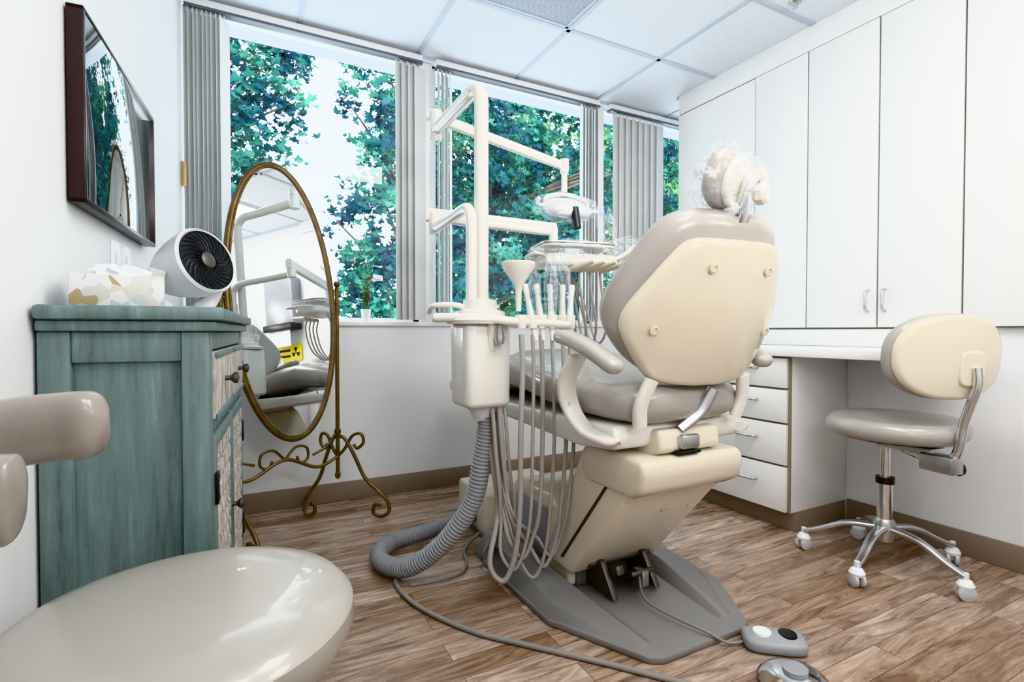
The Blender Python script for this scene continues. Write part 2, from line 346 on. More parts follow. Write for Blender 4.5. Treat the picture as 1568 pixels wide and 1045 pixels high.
for z0,z1 in((.09,.295),(.30,.485),(.49,.64),(.645,.782)):
    bx('drawer_front',2.132,2.150,1.462,1.848,z0+.003,z1-.002,M_lam,g,.002); handle(g,2.132,1.655,(z0+z1)/2+.02,False,.10)
    bx('drawer_front',2.132,2.150,1.853,2.015,z0+.003,z1-.002,M_lam,g,.002)
g=G('desk_phone',(2.3,1.03,.83)); box('body',(2.36,1.10,.838),(.10,.06,.018),M_dark,g,.004); box('handset',(2.36,1.12,.852),(.10,.025,.012),M_dark,g,.005)
g=G('wall_monitor',(2.62,2.62,1.5)); box('screen',(2.70,2.60,1.50),(.03,.14,.26),M_dark,g,.004); box('bracket',(2.80,2.60,1.50),(.18,.05,.06),M_steel,g,.003); box('wall_arm',(3.04,2.60,1.50),(.32,.03,.03),M_steel,g,.003)
g=G('sink_counter',(2.35,-.4,0)); bx('body',2.12,XR-.003,-.98,.30,.1,.82,M_lam,g,.002); bx('toe_kick',2.17,XR-.003,-.98,.30,0,.1,M_base,g,.002); bx('worktop',2.08,XR-.003,-.98,.32,.82,.86,M_lam,g,.004)
for y in(-.96,-.54,-.12): bx('door',2.102,2.12,y,y+.41,.12,.80,M_lam,g,.003); handle(g,2.102,y+.37,.68)
sweep('faucet',[(2.50,-.45,.86),(2.50,-.45,1.06),(2.46,-.45,1.12),(2.38,-.45,1.10),(2.37,-.45,1.05)],.012,M_chrome,g)
g=G('paper_towel_dispenser',(2.5,.05,1.6)); box('housing',(2.50,.12,1.62),(.13,.38,.50),M_disp,g,.02); box('outlet',(2.47,.12,1.36),(.15,.38,.07),M_dark,g,.01); box('towel',(2.44,.12,1.25),(.004,.26,.18),M_white,g,0)
g=G('radiation_sign',(2.56,.10,1.2)); box('board',(2.560,.07,1.10),(.004,.40,.17),M_yel,g,0); box('line',(2.557,.01,1.13),(.002,.21,.025),M_dark,g,0); box('line',(2.557,.01,1.07),(.002,.21,.025),M_dark,g,0)
for k in range(3):
    an=rad(90+120*k); mk('blade',[(2.557,.19,1.10)]+[(2.557,.19+.055*math.cos(an+t),1.10+.055*math.sin(an+t)) for t in(-.5,0,.5)],[(0,1,2,3)],M_dark,g,False)
for (y,mm,h) in((.0,M_teal2,.16),(.12,M_white,.20),(.22,M_white,.15)):
    g=G('soap_bottle',(2.35,y,.86)); lathe('bottle',[(.001,0),(.032,0),(.034,.01),(.034,h*.65),(.014,h*.78),(.012,h*.85),(.016,h*.86),(.016,h*.95),(.001,h*.95)],(2.35,y,.861),mm,g); sweep('pump',[(2.35,y,.861+h*.9),(2.35,y,.861+h*1.15),(2.31,y,.861+h*1.13)],.004,M_white,g,n=8)
# ------------------------------------------------------------ TV on left wall
Rz=-rad(4)
def wl(t): return c0-d*(YW-t)/math.cos(rad(4))
p=wl(1.42); g=G('wall_tv',(p.x,p.y,0),Rz,True); L=.65; z0,z1=1.178,1.60
bx('backing',.001,.022,.03,L-.03,z0+.03,z1-.03,M_dark,g,.003)
f=.012
for a in((.004,.036,0,L,z0,z0+f),(.004,.036,0,L,z1-f,z1),(.004,.036,0,f,z0,z1),(.004,.036,L-f,L,z0,z1)): bx('frame',*a,M_brown,g,.003)
bx('screen',.022,.0345,f-.002,L-f+.002,z0+f-.002,z1-f+.002,M_screenblack,g,.001)
p=wl(1.72); g=G('light_switch',(p.x,p.y,0),Rz,True)
for y in(0,.10): bx('plate',.0,.008,y,y+.075,1.03,1.145,M_white,g,.003); bx('rocker',.008,.013,y+.022,y+.053,1.055,1.12,M_white,g,.002)
p=wl(2.80); g=G('blind_bracket',(p.x,p.y,0),Rz,True); bx('plate',0,.02,-.03,.01,1.56,1.67,M_brass,g,.003)
# ------------------------------------------------------------ teal cabinet
g=G('accent_cabinet',(-.059,1.23,0),Rz,True); W=-.278; D=.84
bx('top_slab',W,.03,-.022,D+.022,.922,.95,M_teal,g,.008)
bx('top_mould',W,.016,-.010,D+.010,.900,.922,M_teal,g,.006)
for x in(W,-.05):
    for y in(0,D-.05): bx('post',x,x+.05,y,y+.05,0,.90,M_teal,g,.004)
for y in(.004,D-.034):
    bx('side_rail',W+.05,-.05,y,y+.03,.84,.90,M_teal,g,.003); bx('side_rail',W+.05,-.05,y,y+.03,.08,.15,M_teal,g,.003)
    bx('side_panel',W+.04,-.04,y+.012,y+.02,.14,.85,M_teal,g,.0)
bx('back',W,W+.01,.03,D-.03,.08,.90,M_teal,g,0)
bx('bottom',W+.01,-.01,.03,D-.03,.08,.10,M_teal,g,0)
bx('front_rail',-.03,-.003,.05,D-.05,.86,.90,M_teal,g,.003); bx('front_rail',-.03,-.003,.05,D-.05,.68,.705,M_teal,g,.003); bx('front_rail',-.03,-.003,.05,D-.05,.08,.13,M_teal,g,.003)
bx('front_core',-.05,-.025,.04,D-.04,.1,.88,M_teal,g,0)
for k in range(2):
    y0=.055+k*.375; y1=y0+.355
    bx('drawer',-.02,.006,y0,y1,.71,.855,M_wash,g,.004)
    bx('drawer_bead',.004,.010,y0+.0,y1,.71,.722,M_teal,g,.002); bx('drawer_bead',.004,.010,y0,y1,.843,.855,M_teal,g,.002)
    lathe('knob',[(.001,0),(.006,0),(.006,.012),(.014,.02),(.014,.028),(.001,.032)],(.006,(y0+y1)/2,.785),M_steel,g,axis=(1,0,0),n=16)
    bx('door_frame',-.02,.004,y0,y0+.03,.135,.675,M_teal,g,.003); bx('door_frame',-.02,.004,y1-.03,y1,.135,.675,M_teal,g,.003)
    bx('door_frame',-.02,.004,y0+.03,y1-.03,.645,.675,M_teal,g,.003); bx('door_frame',-.02,.004,y0+.03,y1-.03,.135,.165,M_teal,g,.003)
    bx('door_carving',-.02,.0,y0+.028,y1-.028,.16,.65,M_wash,g,.002)
    for i in range(6):
        for j in range(10):
            lathe('rosette',[(.020,0),(.021,.003),(.013,.004),(.008,.001),(.001,.005)],(.0,y0+.055+i*.049,.185+j*.049),M_wash,g,axis=(1,0,0),n=8)
    for z in(.24,.56): bx('hinge',.002,.009,(y0-.004 if k==0 else y1-.02),(y0+.02 if k==0 else y1+.004),z-.035,z+.035,M_dark,g,.002)
lathe('knob',[(.001,0),(.006,0),(.006,.012),(.014,.02),(.014,.028),(.001,.032)],(.004,.40,.42),M_steel,g,axis=(1,0,0),n=16)
g=G('tissue_box',(-.225,1.345,.951),rad(6),True); box('carton',(0,0,.032),(.155,.10,.064),M_tbox,g,.002)
rings=[]
for k,(r,z) in enumerate(((.045,.062),(.036,.068),(.040,.076),(.030,.082),(.010,.086))):
    rings.append([Vector((r*1.2*math.cos(t*math.pi/12)*(1+.2*math.sin(t*2.1+k)),r*.6*math.sin(t*math.pi/12)*(1+.3*math.cos(t*1.7+k)),z+.005*math.sin(t*1.3))) for t in range(24)])
loft('tissue',rings,M_tissue,g)
# fan
g=G('air_circulator_fan',(-.145,1.72,.951),0,True)
lathe('base',[(.001,0),(.085,0),(.088,.006),(.08,.014),(.03,.020),(.001,.020)],(0,0,0),M_white,g)
ax=Vector((.70,-.68,.28)).normalized(); fc=Vector((.035,-.03,.135)); sdv=Vector((-ax.y,ax.x,0)).normalized()
for s in(-1,1): sweep('yoke',[Vector((0,0,.012))+sdv*s*.05,Vector((0,0,.04))+sdv*s*.092,fc*.6+Vector((0,0,.03))+sdv*s*.100],.012,M_white,g,a=.007,b=.02)
lathe('housing',[(.001,-.135),(.03,-.13),(.055,-.11),(.072,-.075),(.086,-.03),(.092,.01),(.094,.036),(.089,.044),(.083,.038)],fc,M_white,g,axis=ax,n=48)
lathe('grille_cup',[(.001,.010),(.082,.012),(.084,.038),(.082,.040)],fc,M_dark,g,axis=ax,n=48)
MM=axisM(fc,ax)
for rr in(.030,.083): sweep('grille_ring',[MM@Vector((rr*math.cos(t),rr*math.sin(t),.042)) for t in[2*math.pi*k/36 for k in range(36)]],.0016,M_dark,g,n=6,raw=True,closed=True)
for k in range(26):
    t=2*math.pi*k/26; sweep('grille_spoke',[MM@Vector((.02*math.cos(t),.02*math.sin(t),.044)),MM@Vector((.055*math.cos(t+.25),.055*math.sin(t+.25),.044)),MM@Vector((.083*math.cos(t+.6),.083*math.sin(t+.6),.040))],.0013,M_dark,g,n=5,res=4)
lathe('hub',[(.001,.03),(.022,.03),(.022,.046),(.012,.050),(.001,.050)],fc,M_steel,g,axis=ax)
# ------------------------------------------------------------ cheval mirror
g=G('cheval_mirror',(.16,2.50,0)); e=Vector((.938,.347,0)).normalized(); n0=Vector((.347,-.938,0)).normalized()
ti=rad(4); upv=Vector((0,0,1))*math.cos(ti)-n0*math.sin(ti); nf=n0*math.cos(ti)+Vector((0,0,1))*math.sin(ti)
C=Vector((.165,2.49,1.03)); OM=Matrix(((e.x,upv.x,nf.x,C.x),(e.y,upv.y,nf.y,C.y),(e.z,upv.z,nf.z,C.z),(0,0,0,1)))@Matrix.Rotation(rad(3),4,'Z')
rx,ry=.23,.605
prism('glass',[(x,y) for x,y in ell(rx-.008,ry-.008,64)],.004,OM@Matrix.Translation((0,0,.002)),M_mirror,g,0)
prism('backing',[(x,y) for x,y in ell(rx-.004,ry-.004,64)],.012,OM@Matrix.Translation((0,0,-.012)),M_brown,g,0)
sweep('oval_frame',[OM@Vector((x,y,0)) for x,y in ell(rx,ry,96)],.014,M_gold,g,raw=True,closed=True,n=12)
sweep('oval_bead',[OM@Vector((x,y,.010)) for x,y in ell(rx-.010,ry-.010,96)],.005,M_gold,g,raw=True,closed=True,n=8)
for s in(-1,1):
    P=C+e*s*(rx+.025); P=Vector((P.x,P.y,0))
    cyl('post',P+Vector((0,0,.22)),P+Vector((0,0,1.10)),.0095,M_gold,g)
    lathe('finial',[(.001,0),(.012,0),(.008,.01),(.016,.022),(.012,.036),(.001,.042)],P+Vector((0,0,1.10)),M_gold,g,n=16)
    cyl('pivot',P+Vector((0,0,1.04)),P-e*s*.03+Vector((0,0,1.04)),.007,M_gold,g)
    lathe('post_ball',[(.001,-.02),(.014,-.012),(.016,0),(.014,.012),(.001,.02)],P+Vector((0,0,.42)),M_gold,g,n=16)
    lathe('post_foot',[(.001,-.03),(.012,-.02),(.014,0),(.001,.01)],P+Vector((0,0,.22)),M_gold,g,n=16)
    fd=Vector((.86,-.50,0)) if s>0 else Vector((.5,-.86,0))
    for q in(-1,1):
        ln=.24 if q>0 else .16
        def F(a,z): return P+fd*q*a*ln/.2+Vector((0,0,z))
        sweep('leg',[F(0,.40),F(.03,.385),F(.07,.30),F(.11,.20),F(.16,.14),F(.20,.09),F(.208,.04),F(.18,.014),F(.145,.03),F(.15,.07),F(.175,.068)],.009,M_gold,g,n=8,res=6)
        sweep('scroll',[F(0,.30),F(.03,.34),F(.06,.40),F(.095,.41),F(.105,.37),F(.08,.34),F(.065,.36)],.0075,M_gold,g,n=8,res=6)
def K(a,z): return C+e*a+Vector((0,0,z-C.z))
sweep('stretcher',[K(-.255,.30),K(-.15,.27),K(0,.33),K(.15,.27),K(.255,.30)],.008,M_gold,g,n=8)
for s in(-1,1): sweep('stretcher_scroll',[K(s*.0,.33),K(s*.05,.38),K(s*.10,.37),K(s*.105,.32),K(s*.07,.305),K(s*.055,.335)],.006,M_gold,g,n=8); sweep('stretcher_scroll',[K(s*.25,.42),K(s*.20,.36),K(s*.13,.33)],.006,M_gold,g,n=8)
# ------------------------------------------------------------ plant
g=G('potted_plant',(.60,2.862,.955)); lathe('pot',[(.001,0),(.020,0),(.026,.055),(.028,.056),(.028,.065),(.024,.065),(.022,.05),(.001,.05)],(.60,2.860,.956),M_pot,g)
for k in range(26):
    an=random.uniform(0,6.28); h=random.uniform(.08,.26); r=random.uniform(.01,.05); b0=Vector((.60,2.860,1.006)); t=b0+Vector((r*math.cos(an),-abs(r*math.sin(an))*.8,h))
    sweep('stem',[b0,(b0+t)/2+Vector((0,0,.02)),t],.0012,M_leafp,g,n=5,res=3)
    for j in range(5):
        c=b0.lerp(t,.4+.15*j); a2=random.uniform(0,6.28); dv=Vector((math.cos(a2),math.sin(a2)*.6,.5))*.02; sd=Vector((-math.sin(a2),math.cos(a2),0))*.006
        mk('leaf',[c,c+dv*.5+sd,c+dv,c+dv*.5-sd],[(0,1,2,3)],M_leafp,g,False)
# ------------------------------------------------------------ stools
def caster(g,x,y,an,r=.026):
    dv=Vector((math.cos(an),math.sin(an),0)); sd=Vector((-dv.y,dv.x,0)); c=Vector((x,y,r))
    for s in(-1,1): lathe('wheel',[(.001,0),(r*.7,0),(r,.004),(r,.014),(r*.7,.018),(.001,.018)],c+sd*s*.004,M_wheel,g,axis=sd*s,n=20)
    lathe('hood',[(.001,-.004),(.024,-.004),(.026,.006),(.018,.02),(.009,.024),(.009,.045),(.001,.045)],c+Vector((0,0,r*.75)),M_white,g,n=16)
def star(g,cx,cy,R,a0,m,hubz=.12,zc=.085):
    lathe('hub',[(.001,-.05),(.030,-.05),(.036,-.02),(.036,.02),(.028,.035),(.001,.035)],(cx,cy,hubz),m,g)
    for k in range(5):
        an=a0+k*2*math.pi/5; dv=Vector((math.cos(an),math.sin(an),0)); c=Vector((cx,cy,0))
        sweep('leg',[c+dv*.02+Vector((0,0,hubz)),c+dv*R*.45+Vector((0,0,hubz-.008)),c+dv*R*.8+Vector((0,0,zc+.008)),c+dv*R+Vector((0,0,zc-.012))],.016,m,g,up=(0,0,1),a=.019,b=.011,p=3,rf=lambda t,i:1-.3*t)
        caster(g,cx+dv.x*R,cy+dv.y*R,an+.9)
g=G('dental_assistant_stool',(-.073,.918,0)); sx,sy=-.075,.90
lathe('seat_cushion',[(.001,-.09),(.19,-.09),(.222,-.075),(.238,-.045),(.236,-.02),(.222,-.004),(.19,.006),(.12,.012),(.05,.014),(.001,.014)],(sx,sy,.492),M_up2,g,n=72)
lathe('seat_pan',[(.001,-.02),(.17,-.02),(.19,0),(.001,0)],(sx,sy,.401),M_dark,g)
cyl('gas_lift',(sx,sy,.10),(sx,sy,.39),.022,M_chrome,g); star(g,sx,sy,.24,.3,M_alu)
sweep('support_arm',[(-.150,.802,.785),(-.20,.822,.783),(-.27,.825,.775),(-.325,.78,.765),(-.325,.71,.755),(-.275,.665,.745),(-.21,.652,.742),(-.185,.650,.741)],.04,M_up3,g,up=(0,0,1),a=.026,b=.042,p=3.2,n=24,rnd=4)
sweep('arm_bracket',[(-.315,.745,.73),(-.315,.76,.55),(-.27,.80,.42),(-.15,.86,.385)],.012,M_chrome,g)
g=G('operator_stool',(2.18,1.08,0)); sx,sy=2.18,1.085
star(g,sx,sy,.27,rad(-98),M_alu,hubz=.15,zc=.09)
cyl('gas_lift',(sx,sy,.15),(sx,sy,.33),.026,M_chrome,g); cyl('piston',(sx,sy,.33),(sx,sy,.50),.017,M_chrome,g); cyl('collar',(sx,sy,.32),(sx,sy,.345),.031,M_dark,g)
puffy('seat_cushion',ell(.24,.225,56,2.3),.075,.036,Matrix.Translation((sx+.045,sy-.01,.538))@Matrix.Rotation(rad(20),4,'Z'),M_up,g,dome=(0,.012))
lathe('seat_plate',[(.001,-.02),(.14,-.02),(.17,0),(.001,0)],(sx+.03,sy-.01,.508),M_dark,g)
box('mechanism',(sx+.0,sy-.08,.475),(.08,.20,.03),M_alu,g,.008,rot=(0,0,rad(-10)))
bc=Vector((2.112,.848,.813)); bn=Vector((-.42,-.90,-.08)).normalized(); bxv=Vector((0,0,1)).cross(bn).normalized(); bu=bn.cross(bxv)
BM=Matrix(((bxv.x,bu.x,bn.x,bc.x),(bxv.y,bu.y,bn.y,bc.y),(bxv.z,bu.z,bn.z,bc.z),(0,0,0,1)))
wp=lambda v:Vector((v.x,v.y,v.z-1.0*v.x*v.x))
puffy('back_cushion',ell(.195,.148,56,2.4),.05,.024,BM@Matrix.Translation((0,0,-.03)),M_up,g,dome=(.01,0),warp=wp)
puffy('back_shell',ell(.188,.143,56,2.4),.036,.017,BM@Matrix.Translation((0,0,.004)),M_cream,g,dome=(0,.008),warp=wp)
puffy('shell_boss',ell(.045,.06,32,4),.02,.008,BM@Matrix.Translation((.04,-.035,.026)),M_cream,g)
sweep('back_bar',[BM@Vector((.045,-.03,.042)),BM@Vector((.045,-.09,.048)),(2.135,.825,.60),(2.133,.84,.50),(2.138,.87,.455),(2.15,.95,.455),(2.17,1.02,.465)],.014,M_chrome,g,n=16)
lathe('knob',[(.001,0),(.022,0),(.026,.01),(.022,.022),(.001,.024)],(2.16,.86,.43),M_dark,g,axis=(.8,-.5,0),n=10)
box('bracket',(2.135,.89,.445),(.06,.11,.06),M_alu,g,.008,rot=(0,0,rad(-10)))
# ------------------------------------------------------------ dental chair
CX=1.155
g=G('dental_chair',(CX,1.45,0))
out=[(.815,1.80),(.82,1.33),(.84,1.30),(.965,1.05),(1.0,1.03),(1.325,1.03),(1.355,1.045),(1.495,1.27),(1.505,1.30),(1.51,1.78),(1.42,1.96),(.90,1.96)]
prism('base_plate',out,.020,Matrix.Identity(4),M_grey,g,.006)
for s in(-1,1):
    top=[(CX+s*.30,1.36,.05),(CX+s*.175,1.10,.026),(CX+s*.155,1.10,.026),(CX+s*.20,1.42,.07),(CX+s*.20,1.88,.10),(CX+s*.29,1.88,.10)]
    bot=[(CX+s*.335,1.34,.015),(CX+s*.185,1.075,.015),(CX+s*.125,1.09,.015),(CX+s*.165,1.42,.015),(CX+s*.165,1.90,.015),(CX+s*.335,1.90,.015)]
    mk('base_ridge',bot+top,[(0,1,2,3,4,5),(6,7,8,9,10,11)]+[(i,(i+1)%6,6+(i+1)%6,6+i) for i in range(6)],M_grey,g,bev=.005)
bx('pivot_block',CX-.14,CX+.14,1.46,1.88,.02,.10,M_grey,g,.01)
prism('lift_arm',[(1.115,.535),(1.10,.50),(1.115,.455),(1.40,.125),(1.43,.085),(1.56,.085),(1.585,.12),(1.36,.535)],.38,YZ(CX-.19),M_cream,g,.016,3)
prism('lift_seam',[(1.20,.47),(1.47,.13),(1.482,.13),(1.212,.47)],.386,YZ(CX-.193),M_steel,g,0)
prism('lift_head',[(1.07,.545),(1.06,.51),(1.075,.455),(1.12,.43),(1.33,.43),(1.36,.47),(1.33,.555)],.40,YZ(CX-.20),M_cream,g,.02,3)
for xx in(CX+.02,CX+.13): lathe('cover_cap',[(.001,0),(.011,0),(.013,.003),(.008,.005),(.001,.003)],(xx,1.165+.05,.342),M_cream,g,axis=(0,-.75,-.66),n=16)
prism('lower_cover',[(1.47,.06),(1.50,.26),(1.60,.31),(1.84,.31),(1.90,.26),(1.90,.02),(1.47,.02)],.34,YZ(CX-.17),M_cream,g,.014,3)
bx('lower_side',CX-.178,CX-.168,1.60,1.84,.05,.26,M_hose,g,.004)
for s in(-1,1):
    prism('hinge_lug',[(1.31,.03),(1.38,.13),(1.46,.15),(1.48,.03)],.022,YZ(CX+s*.09-.011),M_steel,g,.004)
cyl('hinge_pin',(CX-.13,1.41,.115),(CX+.13,1.41,.115),.014,M_steel,g)
box('linkage',(CX+.03,1.36,.075),(.10,.10,.015),M_steel,g,.004,rot=(rad(-25),0,0)); box('linkage',(CX-.06,1.38,.09),(.03,.12,.03),M_steel,g,.004,rot=(rad(-25),0,0)); box('linkage',(CX+.03,1.33,.075),(.03,.05,.05),M_alu,g,.004)
prism('seat_frame',[(1.12,.60),(1.13,.57),(1.30,.552),(2.35,.59),(2.37,.62),(1.30,.635),(1.13,.635)],.50,YZ(CX-.25),M_cream2,g,.012,3)
prism('pivot_bracket',[(1.09,.62),(1.08,.56),(1.14,.535),(1.34,.535),(1.34,.62)],.24,YZ(CX-.12),M_cream,g,.014,3)
box('steel_catch',(CX-.02,1.075,.585),(.07,.02,.04),M_alu,g,.005); box('steel_catch',(CX-.02,1.085,.555),(.09,.03,.012),M_dark,g,.003)
rings=[]
prof=[(1.075,.70,.15,.02),(1.085,.695,.19,.045),(1.12,.695,.225,.060),(1.2,.695,.245,.063),(1.35,.70,.255,.065),(1.5,.715,.26,.072),(1.65,.74,.255,.08),(1.78,.75,.25,.08),(1.95,.725,.24,.07),(2.15,.68,.225,.06),(2.4,.64,.21,.05),(2.55,.62,.19,.045),(2.58,.62,.15,.02)]
for y,z,w,h in prof:
    rings.append([Vector((CX+w*math.copysign(abs(math.cos(t))**(.5),math.cos(t)),y,z+h*math.copysign(abs(math.sin(t))**(.65),math.sin(t)))) for t in[2*math.pi*k/40 for k in range(40)]])
loft('seat_cushion',rings,M_up,g,ang=60)
bt=rad(20); br=rad(-5)
Xb=Vector((math.cos(br),math.sin(br),0)); back0=Vector((CX+.005,1.045,.745)); fwd=Vector((-math.sin(br),math.cos(br),0))
Tb=Vector((0,0,1))*math.cos(bt)-fwd*math.sin(bt); Wb=fwd*math.cos(bt)+Vector((0,0,1))*math.sin(bt)
BK=Matrix(((Xb.x,Tb.x,Wb.x,back0.x),(Xb.y,Tb.y,Wb.y,back0.y),(Xb.z,Tb.z,Wb.z,back0.z),(0,0,0,1)))
bw=lambda v:Vector((v.x,v.y,v.z+1.25*v.x*v.x+.25*(v.y-.2)**2))
shell=[(-.15,0),(.15,0),(.19,.025),(.262,.13),(.268,.18),(.245,.24),(.175,.37),(.14,.405),(.08,.412),(-.08,.412),(-.14,.405),(-.175,.37),(-.245,.24),(-.268,.18),(-.262,.13),(-.19,.025)]
puffy('back_shell',chaikin(shell,2),.04,.018,BK,M_cream,g,dome=(.006,0),warp=bw)
cush=[(-.15,.01),(.15,.01),(.22,.05),(.28,.13),(.292,.20),(.27,.28),(.21,.41),(.165,.46),(.09,.48),(-.09,.48),(-.165,.46),(-.21,.41),(-.27,.28),(-.292,.20),(-.28,.13),(-.22,.05)]
puffy('back_cushion',chaikin(cush,2),.08,.038,BK@Matrix.Translation((0,0,.050)),M_up,g,dome=(0,.015),warp=bw)
for sx_,sy_ in((-.09,.34),(.10,.34),(-.20,.16),(.19,.16)):
    q=bw(Vector((sx_,sy_,-.026))); lathe('screw_cap',[(.001,0),(.012,0),(.014,.004),(.009,.006),(.008,.003),(.001,.003)],BK@q,M_cream,g,axis=-Wb,n=16)
sweep('recline_link',[(CX-.04,1.09,.62),(CX+.02,1.07,.67),(CX+.05,1.05,.735)],.012,M_alu,g,a=.016,b=.007)
for s in(-1,1):
    ax_=CX+(-.320 if s<0 else .285)
    sweep('arm_support',[(CX+s*.235,1.12,.60),(CX+s*.26,1.14,.598),(CX+s*.28,1.21,.615),(CX+s*.295,1.265,.67),(ax_,1.255,.75),(ax_,1.20,.83)],.03,M_cream2,g,a=.012,b=.030,up=(s,0,.001),p=3,n=20)
    lathe('bolt',[(.001,0),(.008,0),(.008,.004),(.001,.005)],(CX+s*.308,1.262,.69),M_alu,g,axis=(s,0,0),n=12)
    sweep('arm_pad',[(ax_-s*.02,1.04,.80),(ax_-s*.01,1.07,.818),(ax_,1.12,.845),(ax_,1.19,.868),(ax_,1.25,.882),(ax_,1.30,.886)],.03,M_up2,g,up=(0,0,1),a=.032,b=.021,p=2.6,n=20,rnd=5)
    sweep('back_lug',[(CX+s*.19,1.09,.64),(CX+s*.20,1.075,.70),(CX+s*.18,1.055,.77)],.02,M_cream2,g,a=.012,b=.022,up=(s,0,.001),p=3,n=16)
box('neck_bar',tuple(BK@Vector((0.01,.50,.035))),(.035,.012,.13),M_chrome,g,.003,rot=(bt,0,br))
hc=Vector((CX+.005,.925,1.282)); hn=Vector((.42,-.86,-.30)).normalized(); hx=Vector((0,0,1)).cross(hn).normalized(); hu=hn.cross(hx)
HM=Matrix(((hx.x,hu.x,hn.x,hc.x),(hx.y,hu.y,hn.y,hc.y),(hx.z,hu.z,hn.z,hc.z),(0,0,0,1)))
hw=lambda v:Vector((v.x,v.y,v.z-2*v.x*v.x))
puffy('headrest_cushion',ell(.092,.080,48,2.4),.05,.024,HM@Matrix.Translation((-.01,.005,-.04)),M_up,g,dome=(.012,.0),warp=hw)
puffy('headrest_shell',ell(.078,.066,48,2.4),.02,.009,HM@Matrix.Translation((-.005,0,-.008)),M_cream2,g,warp=hw)
puffy('headrest_joint',ell(.030,.048,32,2.6),.035,.014,HM@Matrix.Translation((.01,-.01,.018)),M_cream2,g)
cyl('headrest_pivot',HM@Vector((-.02,.03,.03)),HM@Vector((.045,.03,.03)),.018,M_cream2,g)
lathe('headrest_knob',[(.001,0),(.024,0),(.032,.008),(.032,.024),(.024,.032),(.001,.034)],HM@Vector((.020,-.012,.034)),M_cream2,g,axis=(.30,-.95,-.05),n=8)
lathe('knuckle',[(.001,-.03),(.02,-.025),(.026,0),(.02,.025),(.001,.03)],HM@Vector((.0,-.065,.0)),M_chrome,g,axis=hx,n=20)
def film(name,c,r,g,sd=0,amp=.18,seg=4,stretch=(1,1,1)):
    bm=bmesh.new(); bmesh.ops.create_icosphere(bm,subdivisions=seg,radius=1)
    for v in bm.verts:
        k=1+amp*(noise.noise(v.co*2.3+Vector((sd,sd,sd))))+amp*.5*abs(noise.noise(v.co*5+Vector((sd,0,0))))
        v.co=Vector((v.co.x*r[0],v.co.y*r[1],v.co.z*r[2]))*k+Vector(c)
    me=bpy.data.meshes.new(name); bm.to_mesh(me); bm.free(); me.materials.append(M_film)
    o=bpy.data.objects.new(name,me); col.objects.link(o); o.parent=g.e; o.matrix_parent_inverse=g.inv
film('headrest_plastic_cover',hc+Vector((-.025,.025,.008)),(.098,.075,.092),g,3,.26,5)
# ------------------------------------------------------------ delivery unit
g=G('dental_delivery_unit',(.72,1.6,0)); ux,uy=.72,1.60
puffy('control_body',ell(.085,.085,48,5),.28,.02,Matrix.Translation((ux-.005,uy,.79)),M_cream2,g,warp=lambda v:Vector((v.x*(1-.25*max(0,-v.z-.02)),v.y,v.z)))
lathe('body_foot',[(.001,-.06),(.03,-.06),(.045,-.03),(.07,0),(.001,0)],(ux+.005,uy,.66),M_white,g)
lathe('swivel_base',[(.001,0),(.11,0),(.115,.012),(.10,.022),(.085,.024),(.085,.04),(.06,.05),(.055,.08),(.035,.085),(.001,.085)],(ux-.01,uy-.01,.925),M_cream2,g,n=40)
sweep('main_post',[(ux,uy,.94),(ux,uy,1.2),(ux,uy,1.5),(ux,uy,1.66),(ux,uy+.015,1.71),(ux,uy+.06,1.735),(ux,uy+.12,1.735),(ux,uy+.3,1.735),(ux,uy+.46,1.735)],.024,M_cream2,g,n=20,res=6)
lathe('arm_joint',[(.001,-.05),(.026,-.05),(.028,-.03),(.028,.06),(.022,.066),(.001,.066)],(ux,uy+.46,1.75),M_cream2,g)
la0=Vector((ux-.03,uy+.475,1.80)); la1=Vector((1.27,1.93,1.63))
sweep('light_arm',[la0,la0.lerp(la1,.2),la0.lerp(la1,.8),la1],.022,M_cream2,g,a=.016,b=.024,up=(0,0,1),p=3,n=20,rf=lambda t,i:1.05-.3*t)
lathe('elbow',[(.001,-.03),(.018,-.03),(.02,-.01),(.02,.03),(.001,.03)],la1,M_cream2,g,n=20)
sweep('second_post',[(ux-.045,uy-.02,.98),(ux-.045,uy-.02,1.15),(ux-.045,uy-.02,1.26),(ux-.043,uy,1.30),(ux-.04,uy+.05,1.32),(ux-.03,uy+.2,1.32),(ux-.02,uy+.42,1.32)],.019,M_cream2,g,n=16,res=6)
lathe('arm_joint',[(.001,-.04),(.024,-.04),(.026,-.02),(.026,.04),(.001,.045)],(ux-.02,uy+.42,1.34),M_cream2,g)
ta0=Vector((ux-.05,uy+.43,1.375)); ta1=Vector((1.18,1.86,1.33))
sweep('tray_arm',[ta0,ta0.lerp(ta1,.2),ta0.lerp(ta1,.8),ta1],.02,M_cream2,g,a=.018,b=.028,up=(0,0,1),p=3.5,n=20)
cyl('tray_pivot',(1.17,1.86,1.22),(1.17,1.86,1.34),.018,M_cream2,g)
sweep('holder_bar',[(.56,1.61,.945),(.62,1.56,.945),(.70,1.50,.94),(.80,1.47,.93),(.90,1.44,.925),(.955,1.42,.92)],.016,M_cream2,g,up=(0,0,1),a=.02,b=.015,p=3)
sweep('bar_handle',[(.555,1.66,.965),(.56,1.62,.985),(.63,1.58,.985),(.66,1.60,.965)],.009,M_cream2,g)
cyl('bar_support',(.72,1.53,.84),(.72,1.51,.935),.018,M_cream2,g)
lathe('valve',[(.001,-.03),(.014,-.03),(.018,-.01),(.014,.02),(.018,.03),(.001,.034)],(.735,1.49,.89),M_alu,g,n=16)
lathe('suction_funnel',[(.001,-.16),(.009,-.16),(.010,-.10),(.014,-.075),(.052,-.02),(.055,-.004),(.052,0),(.046,-.006),(.012,-.06),(.001,-.06)],(.795,1.475,1.125),M_cream2,g,n=32)
